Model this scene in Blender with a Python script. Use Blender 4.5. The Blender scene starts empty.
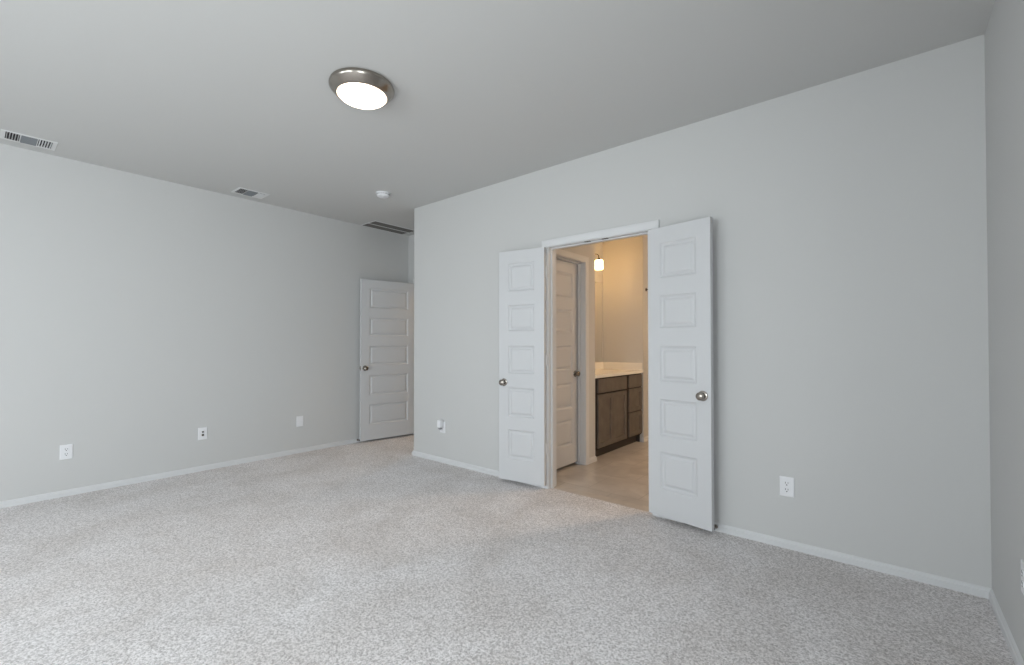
import bpy, bmesh, math, random
from mathutils import Vector, Matrix
random.seed(7)
PI = math.pi
sc = bpy.context.scene
col = sc.collection

# ------------------------------------------------------------------ camera
cam = bpy.data.cameras.new('camera')
cam.sensor_width = 36.0
cam.lens = 449.863 / 1024 * 36.0
cam.shift_y = (339.005 - 332.5) / 1024
cam.clip_start = 0.02
camo = bpy.data.objects.new('camera', cam)
col.objects.link(camo)
r_ = (0.7697858741, 0.6383021399, -0.0002937253)
u_ = (0.0080740946, -0.0092771440, 0.9999243689)
f_ = (-0.6382511394, 0.7697300259, 0.0122951263)
camo.matrix_world = Matrix(((r_[0], u_[0], -f_[0], -0.38527), (r_[1], u_[1], -f_[1], -3.14447),
                            (r_[2], u_[2], -f_[2], 1.22763), (0, 0, 0, 1)))
sc.camera = camo

# ------------------------------------------------------------------ light and exposure
sc.view_settings.view_transform = 'Standard'
sc.view_settings.look = 'None'
sc.view_settings.gamma = 1.0
sc.view_settings.use_curve_mapping = False
sc.view_settings.exposure = 0.09
w = bpy.data.worlds.new('sky'); sc.world = w; w.use_nodes = True
bg = w.node_tree.nodes['Background']
bg.inputs['Color'].default_value = (0.75, 0.86, 1.0, 1)
bg.inputs['Strength'].default_value = 1.0

FRONT_Y = -6.0                     # the window wall behind the camera
WINDOWS = [(-3.95, -2.85), (-2.25, -0.75)]
SIDE_WINDOW = (-4.5, -3.2)        # in the right wall, behind the camera
WIN_Z = (0.6, 2.3)
DAY = (0.94, 0.972, 1.0)
DAY_W = 55.0          # per metre of window width
SIDE_W = 88.0
HALL_W = 36.0
LAMP_E = 5.0
VAN_E = 17.0
BATH_E = 118.0  # strength of the added bathroom lamp


def area(name, loc, rot, sx, sy, power, color):
    l = bpy.data.lights.new(name, 'AREA'); l.shape = 'RECTANGLE'; l.size = sx; l.size_y = sy
    l.energy = power; l.color = color
    o = bpy.data.objects.new(name, l); col.objects.link(o); o.location = loc; o.rotation_euler = rot
    return o


for i, (a, b) in enumerate(WINDOWS):
    area('daylight', ((a + b) / 2, FRONT_Y - 0.16, sum(WIN_Z) / 2), (PI / 2, 0, 0), b - a, WIN_Z[1] - WIN_Z[0], DAY_W * (b - a), DAY)
area('daylight', (0.16, sum(SIDE_WINDOW) / 2, sum(WIN_Z) / 2), (PI / 2, 0, PI / 2), SIDE_WINDOW[1] - SIDE_WINDOW[0], WIN_Z[1] - WIN_Z[0], SIDE_W, DAY)

# ------------------------------------------------------------------ dimensions
H = 2.74
XL = -5.486                        # left wall face
AE = -4.4105                       # free end of the wall with the double doors
T = 0.115                          # wall thickness
FAR_Y = 0.748                      # wall of the entry recess
OX0, OX1, OTOP = -2.588, -1.682, 2.056   # double door opening
BX = -2.745                        # bathroom left wall face
BY = 1.076                         # where that wall ends
VX = -3.30                         # wall behind the vanity
EY = 2.28                          # wall at the end of the vanity
BR = -0.30                         # bathroom right wall
BB = 4.0                           # bathroom back wall

# ------------------------------------------------------------------ materials
MATS = {}


def mat(name, color, rough=0.6, metal=0.0, spec=0.4, noise=None, bump=None, emit=None):
    """noise = (scale, color2, low, high); bump = (scale, strength, distance)"""
    if name in MATS: return MATS[name]
    m = bpy.data.materials.new(name); m.use_nodes = True
    nt = m.node_tree; b = nt.nodes['Principled BSDF']
    b.inputs['Base Color'].default_value = (*color, 1)
    b.inputs['Roughness'].default_value = rough
    b.inputs['Metallic'].default_value = metal
    b.inputs['Specular IOR Level'].default_value = spec
    tc = nt.nodes.new('ShaderNodeTexCoord')
    if noise:
        n = nt.nodes.new('ShaderNodeTexNoise'); n.inputs['Scale'].default_value = noise[0]; n.inputs['Detail'].default_value = 3
        nt.links.new(tc.outputs['Object'], n.inputs['Vector'])
        r = nt.nodes.new('ShaderNodeValToRGB')
        r.color_ramp.elements[0].position = noise[2]; r.color_ramp.elements[1].position = noise[3]
        r.color_ramp.elements[0].color = (*color, 1); r.color_ramp.elements[1].color = (*noise[1], 1)
        nt.links.new(n.outputs['Fac'], r.inputs['Fac']); nt.links.new(r.outputs['Color'], b.inputs['Base Color'])
    if bump:
        n = nt.nodes.new('ShaderNodeTexNoise'); n.inputs['Scale'].default_value = bump[0]; n.inputs['Detail'].default_value = 2
        nt.links.new(tc.outputs['Object'], n.inputs['Vector'])
        bp = nt.nodes.new('ShaderNodeBump'); bp.inputs['Strength'].default_value = bump[1]; bp.inputs['Distance'].default_value = bump[2]
        nt.links.new(n.outputs['Fac'], bp.inputs['Height']); nt.links.new(bp.outputs['Normal'], b.inputs['Normal'])
    if emit:
        b.inputs['Emission Color'].default_value = (*emit[0], 1); b.inputs['Emission Strength'].default_value = emit[1]
    MATS[name] = m
    return m


WALL = mat('grey_wall_paint', (0.585, 0.583, 0.578), 0.75, spec=0.25, bump=(180, 0.10, 0.002))
CEIL = mat('ceiling_paint', (0.61, 0.608, 0.60), 0.85, spec=0.2, bump=(120, 0.12, 0.002))
TRIM = mat('white_trim_paint', (0.67, 0.672, 0.68), 0.4)
DOOR = mat('white_door_paint', (0.60, 0.603, 0.615), 0.42, bump=(260, 0.04, 0.001))
NICKEL = mat('satin_nickel', (0.35, 0.32, 0.285), 0.24, 1.0)
BRONZE = mat('dark_bronze', (0.10, 0.085, 0.07), 0.35, 1.0)
RUBBER = mat('black_rubber', (0.02, 0.02, 0.02), 0.7)
PLAST = mat('white_plastic', (0.80, 0.80, 0.82), 0.35)
SLOT = mat('dark_slot', (0.03, 0.03, 0.03), 0.8)
VENTW = mat('white_vent_enamel', (0.76, 0.76, 0.76), 0.45)
SHADED_BLADE = mat('shaded_vent_blade', (0.22, 0.235, 0.25), 0.5)  # vent enamel darkened: shade on the middle louvers put into the colour
GRILLE = mat('grey_filter_grille', (0.16, 0.155, 0.145), 0.6)
DUCT = mat('duct_shade', (0.035, 0.03, 0.035), 0.8)  # near black, stands in for the shade inside the ducts
WOOD = mat('grey_brown_cabinet_stain', (0.115, 0.097, 0.083), 0.5, noise=(9, (0.145, 0.124, 0.106), 0.35, 0.65))
WOODD = mat('dark_brown_cabinet_frame', (0.018, 0.011, 0.007), 0.6)
KICK = mat('dark_toe_board', (0.05, 0.042, 0.036), 0.6)
MARBLE = mat('cream_cultured_marble', (0.88, 0.85, 0.79), 0.18)
MIRROR = mat('silvered_mirror', (0.92, 0.92, 0.90), 0.02, 1.0)
GLOW = mat('lit_frosted_glass', (0.9, 0.86, 0.8), 0.4, emit=((1.0, 0.83, 0.66), LAMP_E))
SHADE = mat('lit_vanity_glass', (0.9, 0.85, 0.75), 0.4, emit=((1.0, 0.57, 0.20), VAN_E))
OUTSIDE = mat('lawn', (0.12, 0.18, 0.08), 0.9, noise=(3, (0.18, 0.22, 0.1), 0.4, 0.6))


def carpet_material():
    m = bpy.data.materials.new('cut_pile_carpet'); m.use_nodes = True
    nt = m.node_tree; b = nt.nodes['Principled BSDF']; N = nt.nodes.new; L = nt.links.new
    b.inputs['Roughness'].default_value = 0.95; b.inputs['Specular IOR Level'].default_value = 0.05
    b.inputs['Sheen Weight'].default_value = 0.15; b.inputs['Sheen Roughness'].default_value = 0.5
    tc = N('ShaderNodeTexCoord')
    n = N('ShaderNodeTexNoise'); n.inputs['Scale'].default_value = 105; n.inputs['Detail'].default_value = 3; n.inputs['Roughness'].default_value = 0.85
    L(tc.outputs['Object'], n.inputs['Vector'])
    r = N('ShaderNodeValToRGB'); e = r.color_ramp.elements
    e[0].position = 0.36; e[0].color = (0.39, 0.362, 0.357, 1); e[1].position = 0.60; e[1].color = (0.91, 0.88, 0.885, 1)
    L(n.outputs['Fac'], r.inputs['Fac'])
    g = N('ShaderNodeTexNoise'); g.inputs['Scale'].default_value = 2.2; g.inputs['Detail'].default_value = 4; g.inputs['Distortion'].default_value = 0.6
    L(tc.outputs['Object'], g.inputs['Vector'])
    r2 = N('ShaderNodeValToRGB'); e = r2.color_ramp.elements
    e[0].position = 0.36; e[0].color = (0.88, 0.865, 0.85, 1); e[1].position = 0.62; e[1].color = (1.0, 1.0, 1.0, 1)
    L(g.outputs['Fac'], r2.inputs['Fac'])
    mx = N('ShaderNodeMixRGB'); mx.blend_type = 'MULTIPLY'; mx.inputs[0].default_value = 1
    L(r.outputs['Color'], mx.inputs[1]); L(r2.outputs['Color'], mx.inputs[2]); L(mx.outputs['Color'], b.inputs['Base Color'])
    b1 = N('ShaderNodeBump'); b1.inputs['Strength'].default_value = 0.35; b1.inputs['Distance'].default_value = 0.006
    L(n.outputs['Fac'], b1.inputs['Height']); L(b1.outputs['Normal'], b.inputs['Normal'])
    return m


def tile_material():
    m = bpy.data.materials.new('beige_floor_tile'); m.use_nodes = True
    nt = m.node_tree; b = nt.nodes['Principled BSDF']; N = nt.nodes.new; L = nt.links.new
    b.inputs['Roughness'].default_value = 0.32
    tc = N('ShaderNodeTexCoord'); mp = N('ShaderNodeMapping'); mp.inputs['Location'].default_value = (0.06, 0.21, 0)
    L(tc.outputs['Object'], mp.inputs['Vector'])
    br = N('ShaderNodeTexBrick'); br.offset = 0.5; br.inputs['Scale'].default_value = 1.0
    br.inputs['Brick Width'].default_value = 0.46; br.inputs['Row Height'].default_value = 0.46; br.inputs['Mortar Size'].default_value = 0.004
    L(mp.outputs['Vector'], br.inputs['Vector'])
    n = N('ShaderNodeTexNoise'); n.inputs['Scale'].default_value = 3.5; n.inputs['Detail'].default_value = 5; n.inputs['Distortion'].default_value = 0.8
    L(tc.outputs['Object'], n.inputs['Vector'])
    r = N('ShaderNodeValToRGB'); e = r.color_ramp.elements
    e[0].position = 0.33; e[0].color = (0.42, 0.385, 0.355, 1); e[1].position = 0.68; e[1].color = (0.58, 0.54, 0.50, 1)
    L(n.outputs['Fac'], r.inputs['Fac']); L(r.outputs['Color'], br.inputs['Color1']); L(r.outputs['Color'], br.inputs['Color2'])
    br.inputs['Mortar'].default_value = (0.40, 0.37, 0.34, 1)
    L(br.outputs['Color'], b.inputs['Base Color'])
    return m


def glass_material():
    m = bpy.data.materials.new('window_glass'); m.use_nodes = True
    nt = m.node_tree; N = nt.nodes.new; L = nt.links.new
    nt.nodes.remove(nt.nodes['Principled BSDF'])
    t = N('ShaderNodeBsdfTransparent'); t.inputs['Color'].default_value = (0.96, 0.98, 0.98, 1)
    g = N('ShaderNodeBsdfGlossy'); g.inputs['Roughness'].default_value = 0.02
    mx = N('ShaderNodeMixShader'); mx.inputs[0].default_value = 0.06
    L(t.outputs[0], mx.inputs[1]); L(g.outputs[0], mx.inputs[2]); L(mx.outputs[0], nt.nodes['Material Output'].inputs['Surface'])
    return m


CARPET, TILE, GLASS = carpet_material(), tile_material(), glass_material()

# ------------------------------------------------------------------ mesh helpers


def obj(name, bm, material, parent=None, smooth=False, bevel=None):
    bmesh.ops.recalc_face_normals(bm, faces=bm.faces[:])
    me = bpy.data.meshes.new(name)
    for f in bm.faces: f.smooth = bool(smooth)
    bm.to_mesh(me); bm.free()
    o = bpy.data.objects.new(name, me); col.objects.link(o)
    me.materials.append(material)
    if smooth: me.set_sharp_from_angle(angle=math.radians(35))
    if bevel:
        md = o.modifiers.new('bevel', 'BEVEL'); md.width = bevel[0]; md.segments = bevel[1]; md.limit_method = 'ANGLE'
        md.angle_limit = math.radians(60)
    if parent: o.parent = parent
    return o


def empty(name, loc=(0, 0, 0), rz=0.0):
    o = bpy.data.objects.new(name, None); col.objects.link(o)
    o.empty_display_size = 0.05; o.location = loc; o.rotation_euler = (0, 0, rz)
    return o


def tag(o, label, cat, group=None, kind=None):
    o['label'] = label; o['category'] = cat
    if group: o['group'] = group
    if kind: o['kind'] = kind
    return o


def struct(o, label, cat): return tag(o, label, cat, kind='structure')


def copy_tree(o, parent=None):
    c = o.copy(); col.objects.link(c)
    c.parent = parent
    for ch in list(o.children): copy_tree(ch, c)
    return c


def box(bm, x0, x1, y0, y1, z0, z1):
    v = [bm.verts.new(p) for p in ((x0, y0, z0), (x1, y0, z0), (x1, y1, z0), (x0, y1, z0), (x0, y0, z1), (x1, y0, z1), (x1, y1, z1), (x0, y1, z1))]
    for f in ((3, 2, 1, 0), (4, 5, 6, 7), (0, 1, 5, 4), (1, 2, 6, 5), (2, 3, 7, 6), (3, 0, 4, 7)): bm.faces.new([v[i] for i in f])


def boxes(*bs):
    bm = bmesh.new()
    for b in bs: box(bm, *b)
    return bm


def rbox(x0, x1, y0, y1, z0, z1, r, seg=2):
    bm = boxes((x0, x1, y0, y1, z0, z1))
    bmesh.ops.bevel(bm, geom=bm.edges[:], offset=r, segments=seg, affect='EDGES', profile=0.5)
    return bm


def sweep(bm, rings, closed_ring=True, cap=True):
    """rings: list of lists of points; skins consecutive rings."""
    vs = [[bm.verts.new(p) for p in r] for r in rings]
    n = len(vs[0])
    for a, b in zip(vs, vs[1:]):
        for i in range(n if closed_ring else n - 1):
            j = (i + 1) % n
            bm.faces.new((a[i], a[j], b[j], b[i]))
    if cap and closed_ring:
        bm.faces.new(vs[0][::-1]); bm.faces.new(vs[-1])


def lathe(prof, seg=40, bm=None, M=None):
    """prof: (r, z) list around local z; M places it."""
    bm = bm or bmesh.new(); M = M or Matrix()
    prev = None
    for r, z in prof:
        if r < 1e-6: ring = [bm.verts.new(M @ Vector((0, 0, z)))]
        else: ring = [bm.verts.new(M @ Vector((r * math.cos(2 * PI * i / seg), r * math.sin(2 * PI * i / seg), z))) for i in range(seg)]
        if prev:
            if len(prev) == 1 and len(ring) > 1:
                for i in range(seg): bm.faces.new((prev[0], ring[i], ring[(i + 1) % seg]))
            elif len(ring) == 1 and len(prev) > 1:
                for i in range(seg): bm.faces.new((prev[i], ring[0], prev[(i + 1) % seg]))
            elif len(ring) > 1:
                for i in range(seg):
                    j = (i + 1) % seg; bm.faces.new((prev[i], prev[j], ring[j], ring[i]))
        prev = ring
    return bm


def axis(loc, d):
    """matrix taking local +z to direction d at loc"""
    q = Vector((0, 0, 1)).rotation_difference(Vector(d).normalized())
    return Matrix.Translation(loc) @ q.to_matrix().to_4x4()


def tube(pts, r, seg=12, bm=None):
    bm = bm or bmesh.new(); pts = [Vector(p) for p in pts]; rings = []
    for i, p in enumerate(pts):
        d = (pts[min(i + 1, len(pts) - 1)] - pts[max(i - 1, 0)]).normalized()
        a = d.cross(Vector((0, 1, 0)))
        if a.length < 1e-3: a = d.cross(Vector((1, 0, 0)))
        a.normalize(); b = d.cross(a)
        rings.append([p + r * (math.cos(2 * PI * k / seg) * a + math.sin(2 * PI * k / seg) * b) for k in range(seg)])
    sweep(bm, rings)
    return bm


# ------------------------------------------------------------------ room shell
def wall(name, bm, label):
    return struct(obj(name, bm, WALL), label, 'wall')


struct(obj('floor', boxes((XL - T, T, FRONT_Y - T, 0.032, -0.12, 0.006), (XL - T, AE + T, 0.032, 2.6, -0.12, 0.006)), CARPET),
       'light grey cut pile carpet covering the whole bedroom floor', 'floor')
struct(obj('floor_bathroom', boxes((VX - T, BR + T, 0.155, BB + T, -0.12, -0.002)), TILE),
       'beige stone look tile floor seen through the double doorway', 'floor')
thr = mat('pale_threshold_tile', (0.50, 0.455, 0.41), 0.35, noise=(12, (0.56, 0.51, 0.46), 0.4, 0.6))
struct(obj('trim_threshold', boxes((OX0 - 0.02, OX1 + 0.02, 0.032, 0.155, -0.12, -0.001)), thr, bevel=(0.003, 1)),
       'pale threshold strip between grey carpet and beige tile', 'threshold')
struct(obj('ceiling', boxes((XL - T, T, FRONT_Y - T, BB + T, H, H + 0.12)), CEIL), 'pale grey painted ceiling over the bedroom', 'ceiling')
wall('wall_left', boxes((XL - T, XL, FRONT_Y - T, 2.6, 0, H)), 'long grey wall at left with three white cover plates low on it')
wall('wall_right', boxes((0, T, FRONT_Y - T, SIDE_WINDOW[0], 0, H), (0, T, SIDE_WINDOW[1], T, 0, H), (0, T, SIDE_WINDOW[0], SIDE_WINDOW[1], 0, WIN_Z[0]),
                         (0, T, SIDE_WINDOW[0], SIDE_WINDOW[1], WIN_Z[1], H)), 'grey wall edge at the far right of the photo')

# wall with the double doors; its free end is bullnosed
bm = boxes((-3.6, OX0 - .018, 0, T, 0, H), (OX1 + .018, 0, 0, T, 0, H), (OX0 - .018, OX1 + .018, 0, T, OTOP + .018, H))
pts = [(-3.6, 0), (-3.6, T)]
rr = 0.012
pts += [(AE + T, T), (AE, T)]
for k in range(7):
    a = PI + (PI / 2) * k / 6
    pts.append((AE + rr + rr * math.cos(a), rr + rr * math.sin(a)))
sweep(bm, [[(x, y, 0) for x, y in pts], [(x, y, H) for x, y in pts]])
box(bm, AE, AE + T, T, FAR_Y + T, 0, H)
wall('wall_back', bm, 'grey wall holding the white double doors to the bathroom')

# wall of the entry recess with the hall doorway
EX0, EX1, ETOP = -5.30, -4.53, 2.065
wall('wall_recess', boxes((XL, EX0 - .018, FAR_Y, FAR_Y + T, 0, H), (EX1 + .018, AE, FAR_Y, FAR_Y + T, 0, H), (EX0 - .018, EX1 + .018, FAR_Y, FAR_Y + T, ETOP + .018, H)),
     'narrow strip of grey wall in the recess behind the single white door')
wall('wall_hall', boxes((XL, AE + T, 2.5, 2.6, 0, H), (AE, AE + T, FAR_Y + T, 2.5, 0, H)), 'grey hall walls beyond the single white door')

# bathroom walls
CY0, CY1, CTOP = 0.18, 0.862, 2.065          # closet doorway in the bathroom's left wall
bm = boxes((BX - T, BX, T, CY0 - .018, 0, H), (BX - T, BX, CY1 + .018, BY, 0, H), (BX - T, BX, CY0 - .018, CY1 + .018, CTOP + .018, H), (VX, BX - T, BY - T, BY, 0, H))
wall('wall_bathroom_left', bm, 'short bathroom wall holding the closed white closet door')
wall('wall_vanity', boxes((VX - T, VX, T, EY + T, 0, H)), 'bathroom wall behind the mirror and vanity')
wall('wall_bathroom_end', boxes((VX, -2.734, EY, EY + T, 0, H), (-2.734 - T, -2.734, EY + T, BB, 0, H)),
     'warm lit bathroom wall at the far end of the vanity')
wall('wall_bathroom_back', boxes((-2.734 - T, BR, BB, BB + T, 0, H)), 'bathroom back wall hidden behind the right door leaf')
wall('wall_bathroom_right', boxes((BR, BR + T, T, BB + T, 0, H)), 'bathroom right wall hidden behind the right door leaf')

# window wall behind the camera
bs = []; x = XL
for a, b in WINDOWS:
    bs.append((x, a, FRONT_Y - T, FRONT_Y, 0, H)); bs += [(a, b, FRONT_Y - T, FRONT_Y, 0, WIN_Z[0]), (a, b, FRONT_Y - T, FRONT_Y, WIN_Z[1], H)]
    x = b
bs.append((x, 0, FRONT_Y - T, FRONT_Y, 0, H))
wall('wall_front', boxes(*bs), 'grey window wall behind the camera')


def window(name, a, b, fn, label):
    """fn maps a box given along the wall (a), outward depth (d) and z to world axes"""
    z0, z1 = WIN_Z; d0, d1 = .04, .09; m_ = (z0 + z1) / 2
    fr = obj(name, boxes(*[fn(*q) for q in ((a, a + .04, d0, d1, z0, z1), (b - .04, b, d0, d1, z0, z1), (a + .04, b - .04, d0, d1, z0, z0 + .04),
             (a + .04, b - .04, d0, d1, z1 - .04, z1), (a + .04, b - .04, d0, d1, m_ - .02, m_ + .02))]), TRIM)
    struct(fr, label, 'window')
    obj('glass_pane', boxes(*[fn(*q) for q in ((a + .04, b - .04, .062, .068, z0 + .04, m_ - .02), (a + .04, b - .04, .062, .068, m_ + .02, z1 - .04))]), GLASS, fr)
    obj('sill', boxes(fn(a - .04, b + .04, -.05, .04, z0 - .025, z0)), TRIM, fr)


for i, (a, b) in enumerate(WINDOWS):
    window('window_%d' % (i + 1), a, b, lambda a, b, d0, d1, z0, z1: (a, b, FRONT_Y - d1, FRONT_Y - d0, z0, z1),
           'white sash window behind the camera, %s of the two in its wall' % ('left', 'right')[i])
window('window_3', *SIDE_WINDOW, lambda a, b, d0, d1, z0, z1: (d0, d1, a, b, z0, z1), 'white sash window in the right wall behind the camera')

# ------------------------------------------------------------------ baseboards
BP = [(0.0, 0.0), (0.013, 0.0), (0.013, 0.036), (0.0085, 0.040), (0.0085, 0.045), (0.0060, 0.050), (0.0, 0.056)]   # (out, up)


def baseboard(name, path, label, normals_left=True):
    """path of 2D points along wall faces; the board sits to the left of the direction of travel."""
    bm = bmesh.new(); P = [Vector(p) for p in path]; rings = []
    for i, p in enumerate(P):
        ds = []
        if i > 0: ds.append((P[i] - P[i - 1]).normalized())
        if i < len(P) - 1: ds.append((P[i + 1] - P[i]).normalized())
        ns = [Vector((-d.y, d.x)) for d in ds]
        if len(ns) == 1: m = ns[0]
        else:
            m = (ns[0] + ns[1]).normalized(); m = m / m.dot(ns[0])
        rings.append([(p.x + m.x * o, p.y + m.y * o, z) for o, z in BP])
    sweep(bm, rings)
    return struct(obj(name, bm, TRIM, smooth=True), label, 'baseboard')


CAS = 0.057
OXL, OXR = OX0 - 0.005, OX1 + 0.005
baseboard('baseboard_left', [(XL, FAR_Y), (XL, FRONT_Y)][::1], 'white baseboard along the foot of the long left wall')
baseboard('baseboard_back', [(OXL - CAS, 0), (AE, 0), (AE, FAR_Y)], 'white baseboard between wall corner and left door leaf')
baseboard('baseboard_back_right', [(0, 0), (OXR + CAS, 0)], 'white baseboard right of the double doors')
baseboard('baseboard_right', [(0, FRONT_Y), (0, 0)], 'white baseboard running out of the lower right corner')
baseboard('baseboard_front', [(XL, FRONT_Y), (0, FRONT_Y)], 'white baseboard under the windows behind the camera')
baseboard('baseboard_bathroom_left', [(-2.775, BY), (BX, BY), (BX, CY1 + CAS + .005)], 'short white baseboard between closet door and vanity')
baseboard('baseboard_bathroom_end', [(-2.734, BB), (-2.734, EY), (-2.752, EY)], 'white baseboard at the right end of the vanity')

# ------------------------------------------------------------------ door casings and jambs
CP = [(0.0, 0.0), (0.0, 0.010), (0.006, 0.0125), (0.020, 0.0125), (0.030, 0.015), (0.048, 0.0175), (0.055, 0.0165), (0.057, 0.013), (0.057, 0.0)]


def casing_bm(bm, fn, a0, a1, top, z0=0.0):
    """fn(a, d, z) -> point; the casing frames the opening a0..a1 up to top."""
    rings = []
    for k in range(4):
        ring = []
        for o, d in CP:
            a = a0 - o if k < 2 else a1 + o
            z = z0 if k in (0, 3) else top + o
            ring.append(fn(a, d, z))
        rings.append(ring)
    sweep(bm, rings)


# trim_1: double door opening
tr = obj('trim_1', boxes((OX0 - .018, OX0, 0.001, T - .001, -.001, OTOP), (OX1, OX1 + .018, 0.001, T - .001, -.001, OTOP), (OX0 - .018, OX1 + .018, 0.001, T - .001, OTOP, OTOP + .018)), TRIM)
struct(tr, 'white casing and jamb around the double doorway', 'door casing')
bm = bmesh.new(); casing_bm(bm, lambda a, d, z: (a, -d, z), OXL, OXR, OTOP + .005); obj('casing', bm, TRIM, tr, smooth=True)
bm = bmesh.new(); casing_bm(bm, lambda a, d, z: (a, T + d, z), OXL, OXR, OTOP + .005); obj('casing', bm, TRIM, tr, smooth=True)
obj('door_stop_moulding', boxes((OX0, OX0 + .011, .037, .072, 0, OTOP - .011), (OX1 - .011, OX1, .037, .072, 0, OTOP - .011), (OX0, OX1, .037, .072, OTOP - .011, OTOP)), TRIM, tr, bevel=(.002, 1))
for sx in (-2.22, -2.064):
    bm = rbox(sx - .026, sx + .026, .008, .030, OTOP - .0025, OTOP + .001, .0008, 1)
    lathe([(.0, -.001), (.008, -.001), (.008, -.004), (.006, -.0045), (0, -.0045)], 14, bm, Matrix.Translation((sx, .019, OTOP)))
    obj('ball_catch', bm, BRONZE, tr)
# trim_2: entry doorway in the recess
tr = obj('trim_2', boxes((EX0 - .018, EX0, FAR_Y + .001, FAR_Y + T - .001, 0, ETOP), (EX1, EX1 + .018, FAR_Y + .001, FAR_Y + T - .001, 0, ETOP), (EX0 - .018, EX1 + .018, FAR_Y + .001, FAR_Y + T - .001, ETOP, ETOP + .018)), TRIM)
struct(tr, 'white casing of the hall doorway behind the single door', 'door casing')
bm = bmesh.new(); casing_bm(bm, lambda a, d, z: (a, FAR_Y - d, z), EX0 - .005, EX1 + .005, ETOP + .005); obj('casing', bm, TRIM, tr, smooth=True)
# trim_3: closet doorway in the bathroom
tr = obj('trim_3', boxes((BX - T + .001, BX - .001, CY0 - .018, CY0, 0, CTOP), (BX - T + .001, BX - .001, CY1, CY1 + .018, 0, CTOP), (BX - T + .001, BX - .001, CY0 - .018, CY1 + .018, CTOP, CTOP + .018)), TRIM)
struct(tr, 'white casing around the closed door inside the bathroom', 'door casing')
bm = bmesh.new(); casing_bm(bm, lambda a, d, z: (BX + d, a, z), CY0 - .005, CY1 + .005, CTOP + .005); obj('casing', bm, TRIM, tr, smooth=True)
obj('door_stop_moulding', boxes((BX - .075, BX - .045, CY0, CY0 + .011, 0, CTOP), (BX - .075, BX - .045, CY1 - .011, CY1, 0, CTOP), (BX - .075, BX - .045, CY0, CY1, CTOP - .011, CTOP)), TRIM, tr)

# ------------------------------------------------------------------ panelled doors
PZ = [(0.192, 0.450), (0.562, 0.819), (0.943, 1.189), (1.317, 1.548), (1.669, 1.918)]


def leaf_bm(w_, h, t, stile):
    bm = bmesh.new(); s = h / 2.03
    zs = [0] + [z * s for p in PZ for z in p] + [h]
    xs = [0, stile, w_ - stile, w_]
    prof = [(0, 0), (.004, .004), (.011, .0095), (.019, .0115), (.022, .0110), (.037, .0026), (.040, .0022)]
    for y, sg in ((0.0, 1), (t, -1)):
        for i in range(3):
            for j in range(len(zs) - 1):
                x0, x1, z0, z1 = xs[i], xs[i + 1], zs[j], zs[j + 1]
                if i == 1 and j % 2 == 1:
                    rings = [[(x0 + o, y + sg * d, z0 + o), (x1 - o, y + sg * d, z0 + o), (x1 - o, y + sg * d, z1 - o), (x0 + o, y + sg * d, z1 - o)] for o, d in prof]
                    sweep(bm, rings, cap=False)
                    bm.faces.new([bm.verts.new(p) for p in rings[-1]])
                else:
                    bm.faces.new([bm.verts.new(p) for p in ((x0, y, z0), (x1, y, z0), (x1, y, z1), (x0, y, z1))])
    for j in range(len(zs) - 1):
        for x in (0, w_): bm.faces.new([bm.verts.new(p) for p in ((x, 0, zs[j]), (x, t, zs[j]), (x, t, zs[j + 1]), (x, 0, zs[j + 1]))])
    for i in range(3):
        for z in (0, h): bm.faces.new([bm.verts.new(p) for p in ((xs[i], 0, z), (xs[i + 1], 0, z), (xs[i + 1], t, z), (xs[i], t, z))])
    bmesh.ops.remove_doubles(bm, verts=bm.verts[:], dist=1e-5)
    return bm


KNOB = [(0.0105, 0.0), (0.0105, 0.020), (0.014, 0.024), (0.021, 0.028), (0.0258, 0.034), (0.0270, 0.040), (0.0255, 0.047), (0.020, 0.052), (0.012, 0.0545), (0, 0.055)]
ROSE = [(0.0, 0.0), (0.0325, 0.0), (0.0335, 0.003), (0.031, 0.007), (0.024, 0.0095), (0.013, 0.0105), (0.0, 0.0105)]


def knob(parent, x, y, z, dy, metal):
    k = obj('door_knob', lathe(KNOB, 32, M=axis((x, y, z), (0, dy, 0))), metal, parent, smooth=True)
    obj('rosette', lathe(ROSE, 32, M=axis((x, y, z), (0, dy, 0))), metal, k, smooth=True)


def door(name, label, loc, ang, w_, h, stile, t=.035, knob_z=.855, hinge_y=0.0, metal=None, latch=True, sides=(-1, 1)):
    """hinge edge at local x=0, knob near x=w_"""
    metal = metal or NICKEL
    d = obj(name, leaf_bm(w_, h, t, stile), DOOR, bevel=(.0012, 1))
    d.location = loc; d.rotation_euler = (0, 0, ang)
    struct(d, label, 'door')
    kx = w_ - .053
    for s in sides: knob(d, kx, 0 if s < 0 else t, knob_z, s, metal)
    if latch: obj('latch_plate', rbox(w_ - .001, w_ + .0012, t / 2 - .0125, t / 2 + .0125, knob_z - .028, knob_z + .028, .0006, 1), metal, d)
    if latch: obj('latch_bolt', rbox(w_ + .0012, w_ + .010, t / 2 - .007, t / 2 + .007, knob_z - .010, knob_z + .010, .002, 1), metal, d)
    for hz in (.312, 1.056, 1.804):
        bm = lathe([(0, -.046), (.004, -.046), (.0058, -.044), (.0058, .044), (.004, .046), (0, .046)], 14, M=Matrix.Translation((-.004, hinge_y, hz)))
        box(bm, -.0018, .0002, min(hinge_y, t / 2), max(hinge_y, t / 2), hz - .044, hz + .044)
        obj('hinge', bm, TRIM if name in ('door_1', 'door_2') else metal, d, smooth=True)
    return d


A1 = math.radians(180 + 9.4)
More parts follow.
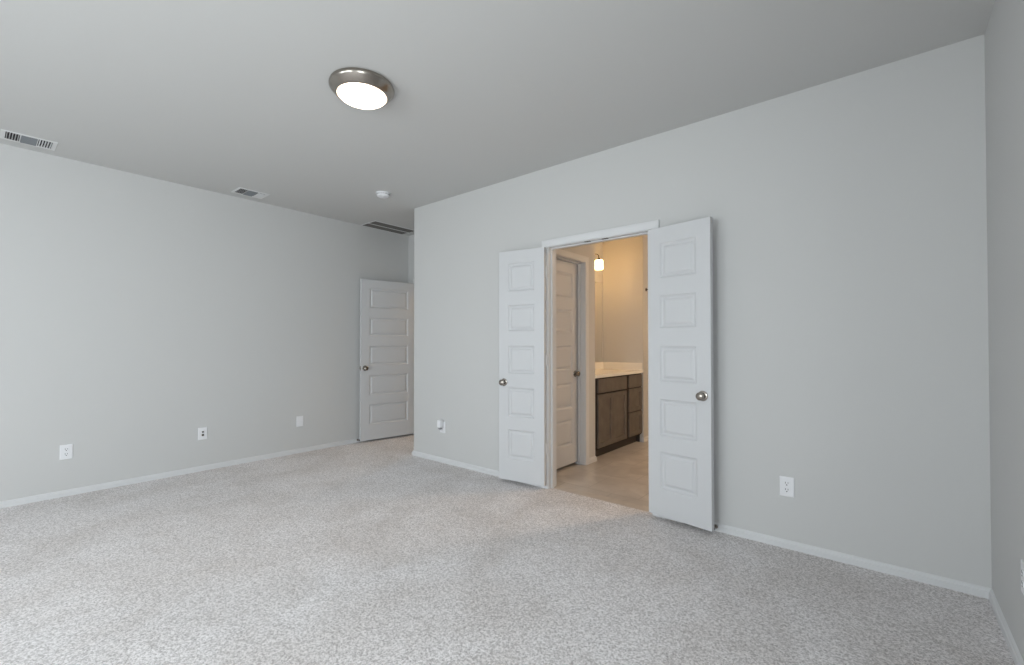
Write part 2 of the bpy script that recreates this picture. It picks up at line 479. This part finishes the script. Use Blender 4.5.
# the face turned to the room is local y = t on the left leaf, y = 0 on the right leaf
n1 = Vector((-math.sin(A1), math.cos(A1)))
door('door_1', 'narrow white five panel door leaf left of the doorway, swung back against the wall', (-2.591 - n1.x * .035, -.059 - n1.y * .035, .040), A1, .449, 2.010, .0945, latch=False, hinge_y=-.004)
A2 = math.radians(-9.4)
door('door_2', 'narrow white five panel door leaf right of the doorway, swung back against the wall', (-1.685, -.059, .041), A2, .452, 2.004, .0945, latch=False, hinge_y=.039)
A3 = math.atan2(-.754, -.114)
n3 = Vector((-math.sin(A3), math.cos(A3)))
door('door_3', 'wide white five panel door standing open in the far recess', (-5.284 - n3.x * .035, .714 - n3.y * .035, .028), A3, .762, 2.022, .112, knob_z=.905, hinge_y=-.004)
d4 = door('door_4', 'closed white five panel door inside the bathroom', (BX - .080, CY0 + .003, .028), PI / 2, CY1 - CY0 - .006, 2.030, .105, knob_z=.902, hinge_y=.004, sides=(-1,), latch=False)


# ------------------------------------------------------------------ door stops on the baseboards
def door_stop(loc, d, length, label):
    r = empty('door_stop', loc); M = axis((0, 0, 0), d)
    obj('mount', lathe([(0, 0), (.013, 0), (.013, .003), (.008, .008), (0, .008)], 18, M=M), NICKEL, r, smooth=True)
    obj('rod', lathe([(0, .006), (.0045, .006), (.0045, length - .012), (0, length - .012)], 12, M=M), NICKEL, r, smooth=True)
    obj('rubber_tip', lathe([(0, length - .016), (.0085, length - .016), (.0095, length - .008), (.008, length), (0, length)], 16, M=M), RUBBER, r, smooth=True)
    return tag(r, label, 'door stop')


door_stop((-1.248, -.013, .036), (0, -1, 0), .062, 'dark tipped door stop on the baseboard beside the right door leaf')
door_stop((XL + .013, -.036, .036), (1, 0, 0), .052, 'dark tipped door stop on the left baseboard beside the single open door')


# ------------------------------------------------------------------ ceiling lamp
def ceiling_light(loc):
    r = empty('ceiling_light', loc)
    pan = [(0.0, 0.0), (.170, 0.0), (.179, -.004), (.183, -.014), (.182, -.024), (.177, -.031), (.170, -.039), (.156, -.054), (.146, -.062), (.140, -.065), (.136, -.061), (.134, -.052), (0, -.048)]
    obj('metal_pan', lathe(pan, 72), NICKEL, r, smooth=True)
    dome = [(.133, -.055)] + [(.135 * math.cos(a), -.061 - .038 * math.sin(a)) for a in [k * PI / 2 / 10 for k in range(11)]]
    dome[-1] = (0, -.099)
    obj('glass_dome', lathe(dome, 72), GLOW, r, smooth=True)
    return tag(r, 'round flush ceiling lamp with nickel rim and glowing white glass', 'ceiling light')


ceiling_light((-2.722, -1.695, H))


# ------------------------------------------------------------------ air registers
def register(loc, label):
    r = empty('air_register', loc)
    W, L_, f = .165, .235, .024          # field along x and y, flange
    y0 = -L_ / 2; ya = y0 + .073; yb = y0 + .160; y1 = L_ / 2; x0, x1 = -W / 2, W / 2
    t = .004
    bs = [(x0 - f, x0, y0 - f, y1 + f, -t, 0), (x1, x1 + f, y0 - f, y1 + f, -t, 0), (x0, x1, y0 - f, y0, -t, 0), (x0, x1, y1, y1 + f, -t, 0),
          (x0, x1, ya - .003, ya + .003, -t, -.001), (x0, x1, yb - .003, yb + .003, -t, -.001)]
    obj('frame', boxes(*bs), VENTW, r, bevel=(.002, 2))
    obj('duct_shade_sheet', boxes((x0, x1, y0, y1, -.0012, -.0004)), DUCT, r)  # thin dark sheet on the solid ceiling, painted as duct shade

    def blades(n, a, b, lean, cross):
        bm = bmesh.new()
        for k in range(n):
            c = a + (b - a) * (k + .5) / n; h = (b - a) / n * .5
            lo, hi = c + lean * h * (.3 if cross else .55), c - lean * h * (.3 if cross else .55)
            th = .0007 if cross else .0016
            if cross: ring = [[(x, lo - th, -.0085), (x, lo + th, -.0085), (x, hi + th, -.0015), (x, hi - th, -.0015)] for x in (x0, x1)]
            else: ring = [[(lo - th, y, -.0085), (lo + th, y, -.0085), (hi + th, y, -.0015), (hi - th, y, -.0015)] for y in (ya + .003, yb - .003)]
            sweep(bm, ring)
        return bm
    obj('louvers', blades(5, y0, ya - .003, -1, True), VENTW, r)
    obj('louvers', blades(11, x0, x1, -1, False), SHADED_BLADE, r)
    obj('louvers', blades(5, yb + .003, y1, 1, True), VENTW, r)
    return tag(r, label, 'air vent', 'ceiling air registers')


register((-5.245, -2.877, H), 'white ceiling air register at the left edge of the photo')
register((-5.248, -1.367, H), 'white ceiling air register midway along the left wall')

r = empty('return_air_grille', (-5.315, .315, H))
hx, hy = .146, .305
obj('frame', boxes((-hx - .016, -hx, -hy - .016, hy + .016, -.006, 0), (hx, hx + .016, -hy - .016, hy + .016, -.006, 0), (-hx, hx, -hy - .016, -hy, -.006, 0), (-hx, hx, hy, hy + .016, -.006, 0)), VENTW, r, bevel=(.002, 1))
obj('duct_shade_sheet', boxes((-hx, hx, -hy, hy, -.0012, -.0004)), DUCT, r)  # no recess above; the darkness behind the slats is this sheet's colour
bm = bmesh.new()
for k in range(22):
    c = -hx + 2 * hx * (k + .5) / 22
    sweep(bm, [[(c - .004, y, -.006), (c - .003, y, -.0066), (c + .0045, y, -.002), (c + .0035, y, -.0014)] for y in (-hy, hy)])
obj('louvers', bm, GRILLE, r)
obj('divider', boxes((-.007, .007, -hy, hy, -.0075, -.001)), VENTW, r)
tag(r, 'dark return air grille in the ceiling above the single open door', 'air vent')

# ------------------------------------------------------------------ smoke detector
r = empty('smoke_detector', (-4.233, -.522, H))
obj('mounting_plate', lathe([(0, 0), (.070, 0), (.071, -.004), (.069, -.010), (0, -.010)], 48), PLAST, r, smooth=True)
obj('housing', lathe([(0, -.008), (.058, -.008), (.058, -.012), (.063, -.014), (.063, -.022), (.058, -.032), (.046, -.039), (.030, -.041), (0, -.041)], 48), PLAST, r, smooth=True)
obj('test_button', lathe([(0, -.040), (.012, -.040), (.011, -.044), (0, -.0445)], 24), PLAST, r, smooth=True)
bm = bmesh.new()
for k in range(24):
    a = 2 * PI * k / 24; M = Matrix.Rotation(a, 4, 'Z')
    q = boxes((.0605, .0636, -.0055, .0055, -.0205, -.0155)); q.transform(M)
    me = bpy.data.meshes.new('t'); q.to_mesh(me); q.free(); bm.from_mesh(me); bpy.data.meshes.remove(me)
obj('sensor_slots', bm, mat('grey_slot', (.25, .25, .25), .7), r)
tag(r, 'small round white smoke detector on the ceiling near the wall corner', 'smoke detector')


# ------------------------------------------------------------------ wall plates; local x along the wall, -y out of it
def cover(name, loc, rz, label, group, size=(.076, .118)):
    r = empty(name, loc, rz); a, b = size[0] / 2, size[1] / 2
    bm = bmesh.new()
    rings = []
    for o, d in ((0, 0), (0, -.003), (.002, -.005), (.006, -.0062)):
        rings.append([(-a + o, d, -b + o), (a - o, d, -b + o), (a - o, d, b - o), (-a + o, d, b - o)])
    sweep(bm, rings)
    obj('cover_plate', bm, PLAST, r)
    return tag(r, label, 'wall plate', group)


def oval(hw, hh, z, y0, y1, seg=28):
    bm = bmesh.new(); ring = []
    for k in range(seg):
        a = 2 * PI * k / seg; x = .0172 * math.cos(a); zz = .0172 * math.sin(a)
        ring.append((x, max(-hh, min(hh, zz)) + z))
    sweep(bm, [[(x, y0, q) for x, q in ring], [(x, y1, q) for x, q in ring]])
    return bm


def duplex(loc, rz, label):
    r = cover('power_outlet', loc, rz, label, 'duplex power outlets')
    r['category'] = 'power outlet'
    for z in (.0195, -.0195):
        s = obj('receptacle', oval(.017, .0143, z, -.0055, -.0080), PLAST, r, smooth=True)
        bm = boxes((-.0082, -.0054, -.0085, -.0075, z + .000, z + .0105), (.0054, .0080, -.0085, -.0075, z + .001, z + .0095))
        lathe([(0, 0), (.0034, 0), (.0034, .001), (0, .001)], 12, bm, axis((0, -.0075, z - .0075), (0, -1, 0)))
        obj('slots', bm, SLOT, s)
    obj('screw', lathe([(0, 0), (.0032, 0), (.0026, .0012), (0, .0014)], 12, M=axis((0, -.006, 0), (0, -1, 0))), PLAST, r)
    return r


RB = PI / 2      # on the left wall: local -y -> +x
duplex((XL, -2.637, .361), RB, 'white power outlet nearest the left edge of the photo')
duplex((-.846, 0, .373), 0, 'white power outlet right of the double doors')
duplex((-3.927, 0, .372), 0, 'white power outlet holding a plug-in device, between wall corner and left door leaf')
duplex((0, -.690, .374), -PI / 2, 'white outlet cut off by the right edge of the photo')
r = cover('cable_plate', (XL, -1.693, .366), RB, 'white plate with two dark jacks, middle of the three on the left wall', 'low voltage plates')
for z, rad in ((.016, .0055), (-.014, .0075)):
    j = obj('jack', lathe([(rad + .003, 0), (rad + .003, .002), (rad, .004), (rad, .0075), (rad * .55, .0078), (0, .0078)], 18, M=axis((0, -.005, z), (0, -1, 0))), BRONZE, r, smooth=True)
for z in (.048, -.048): obj('screw', lathe([(0, 0), (.0032, 0), (.0026, .0012), (0, .0014)], 12, M=axis((0, -.006, z), (0, -1, 0))), PLAST, r)
r = cover('blank_plate', (XL, -.751, .361), RB, 'plain white plate nearest the single open door on the left wall', 'low voltage plates')
obj('insert', rbox(-.0165, .0165, -.0085, -.004, -.0335, .0335, .0015, 2), PLAST, r)
# plug-in device
r = empty('plug_in_device', (-3.930, -.0085, .402))
obj('body', rbox(-.024, .024, -.050, 0, -.030, .048, .009, 4), PLAST, r, smooth=True)
obj('scent_bottle', lathe([(0, -.050), (.014, -.050), (.016, -.046), (.016, -.034), (.012, -.028), (0, -.028)], 24, M=Matrix.Translation((0, -.026, 0))), mat('grey_tinted_bottle', (.28, .28, .29), .2), r, smooth=True)
tag(r, 'small white plug-in device sticking out of the outlet near the wall corner', 'plug-in')

# ------------------------------------------------------------------ vanity cabinet
FX = -2.760                        # cabinet front
cab = empty('vanity_cabinet', (FX, (BY + EY) / 2, 0)); ox, oy = FX, (BY + EY) / 2
Y0, Y1 = BY + .003, EY - .003


def vb(*bs): return boxes(*[(a - ox, b - ox, c - oy, d - oy, e, f) for a, b, c, d, e, f in bs])


obj('carcass', vb((VX + .005, FX - .02, Y0, Y0 + .018, .10, .866), (VX + .005, FX - .02, Y1 - .018, Y1, .10, .866), (VX + .005, FX - .02, Y0 + .018, Y1 - .018, .10, .118),
                  (VX + .005, VX + .013, Y0 + .018, Y1 - .018, .118, .866)), WOOD, cab)
YA0, YA1, YB0, YB1 = 1.140, 1.828, 1.892, 2.256
obj('face_frame', vb((FX - .02, FX - .0015, Y0, Y1, .10, .868)), WOODD, cab)
obj('toe_board', vb((FX - .080, FX - .062, Y0, Y1, 0, .10), (FX - .062, FX - .021, Y1 - .018, Y1, 0, .10)), KICK, cab)


def front(name, y0, y1, z0, z1, shaker):
    bm = bmesh.new(); xf = FX + .018; xb = FX - .0005
    if shaker:
        f = .052
        prof = [(0, xb), (0, xf), (f, xf), (f + .002, xf - .012)]
    else: prof = [(0, xb), (0, xf)]
    rings = [[(x - ox, y0 + o - oy, z0 + o), (x - ox, y1 - o - oy, z0 + o), (x - ox, y1 - o - oy, z1 - o), (x - ox, y0 + o - oy, z1 - o)] for o, x in prof]
    sweep(bm, rings)
    return obj(name, bm, WOOD, cab, bevel=(.0012, 1))


mid = (YA0 + YA1) / 2
front('drawer_front', YA0, YA1, .705, .852, False)
front('cabinet_door', YA0, mid - .0008, .118, .688, True)
front('cabinet_door', mid + .0008, YA1, .118, .688, True)
front('drawer_front', YB0, YB1, .705, .852, False)
front('drawer_front', YB0, YB1, .415, .690, True)
front('drawer_front', YB0, YB1, .118, .400, True)
tag(cab, 'grey brown bathroom vanity cabinet with doors and drawers', 'vanity cabinet')

ct = obj('vanity_countertop', rbox(VX + .002, -2.738, BY + .002, EY - .002, .869, .902, .004, 2), MARBLE)
tag(ct, 'cream vanity countertop with upstands, resting on the brown cabinet', 'countertop')
obj('backsplash', rbox(VX + .002, VX + .020, BY + .002, EY - .002, .9025, .995, .003, 2), MARBLE, ct)
obj('side_splash', rbox(VX + .021, -2.742, EY - .020, EY - .002, .9025, .995, .003, 2), MARBLE, ct)

mr = obj('wall_mirror', rbox(VX + .001, VX + .006, BY + .03, 2.253, 1.000, 2.050, .0015, 1), MIRROR)
tag(mr, 'frameless mirror above the vanity backsplash', 'mirror')

# ------------------------------------------------------------------ vanity light
LZ = 2.355
vl = empty('vanity_light', (VX, 1.68, LZ))
obj('back_plate', rbox(.0005, .022, -.29, .29, -.035, .035, .004, 2), BRONZE, vl)
for dy in (-.227, 0, .227):
    arm = obj('arm', tube([(.02, dy, .0), (.055, dy, .012), (.095, dy, .018), (.125, dy, .012), (.143, dy, -.006), (.150, dy, -.046)], .0065), BRONZE, vl, smooth=True)
    obj('socket_cup', lathe([(0, -.040), (.014, -.040), (.024, -.058), (.026, -.071), (0, -.071)], 24, M=Matrix.Translation((.150, dy, 0))), BRONZE, arm, smooth=True)
    obj('glass_shade', lathe([(0, -.068), (.046, -.068), (.050, -.073), (.051, -.176), (.048, -.182), (0, -.182)], 36, M=Matrix.Translation((.150, dy, 0))), SHADE, arm, smooth=True)
tag(vl, 'wall lamp above the mirror with a glowing frosted glass shade', 'wall lamp')

# ------------------------------------------------------------------ robe hook
r = empty('robe_hook', (-2.734, 2.375, 1.93))
obj('mounting_disc', lathe([(0, 0), (.022, 0), (.022, .005), (.016, .008), (0, .008)], 24, M=axis((0, 0, 0), (1, 0, 0))), BRONZE, r, smooth=True)
obj('peg', lathe([(.007, .006), (.007, .030), (.013, .036), (.014, .042), (.010, .047), (0, .048)], 20, M=axis((0, 0, 0), (1, 0, 0))), BRONZE, r, smooth=True)
tag(r, 'small dark hook on the bathroom wall beside the right door leaf', 'hook')

bl = obj('added_bathroom_lamp', lathe([(0, 0), (.15, 0), (.16, -.02), (.14, -.06), (.08, -.085), (0, -.09)], 40, M=Matrix.Translation((-0.62, 2.15, H))), mat('added_bathroom_lamp_glass', (.9, .85, .75), .4, emit=((1.0, .69, .42), BATH_E)), smooth=True)  # lamp added out of view to brighten closet door and tile
tag(bl, 'unseen round lamp added on the bathroom ceiling to brighten the bathroom', 'ceiling light')

# ------------------------------------------------------------------ hall lamp beyond the entry door, lawn outside the windows
hl = obj('hall_ceiling_lamp', lathe([(0, 0), (.15, 0), (.16, -.02), (.14, -.06), (.08, -.085), (0, -.09)], 40, M=Matrix.Translation((-4.95, 1.7, H))), mat('lit_hall_glass', (.9, .85, .75), .4, emit=((1.0, .66, .34), HALL_W)), smooth=True)
tag(hl, 'round lamp on the hall ceiling beyond the single open door', 'ceiling light')
gr = obj('ground', boxes((-30, 25, -40, FRONT_Y - T, -.6, -.5)), OUTSIDE)
struct(gr, 'grass ground outside the windows behind the camera', 'ground')
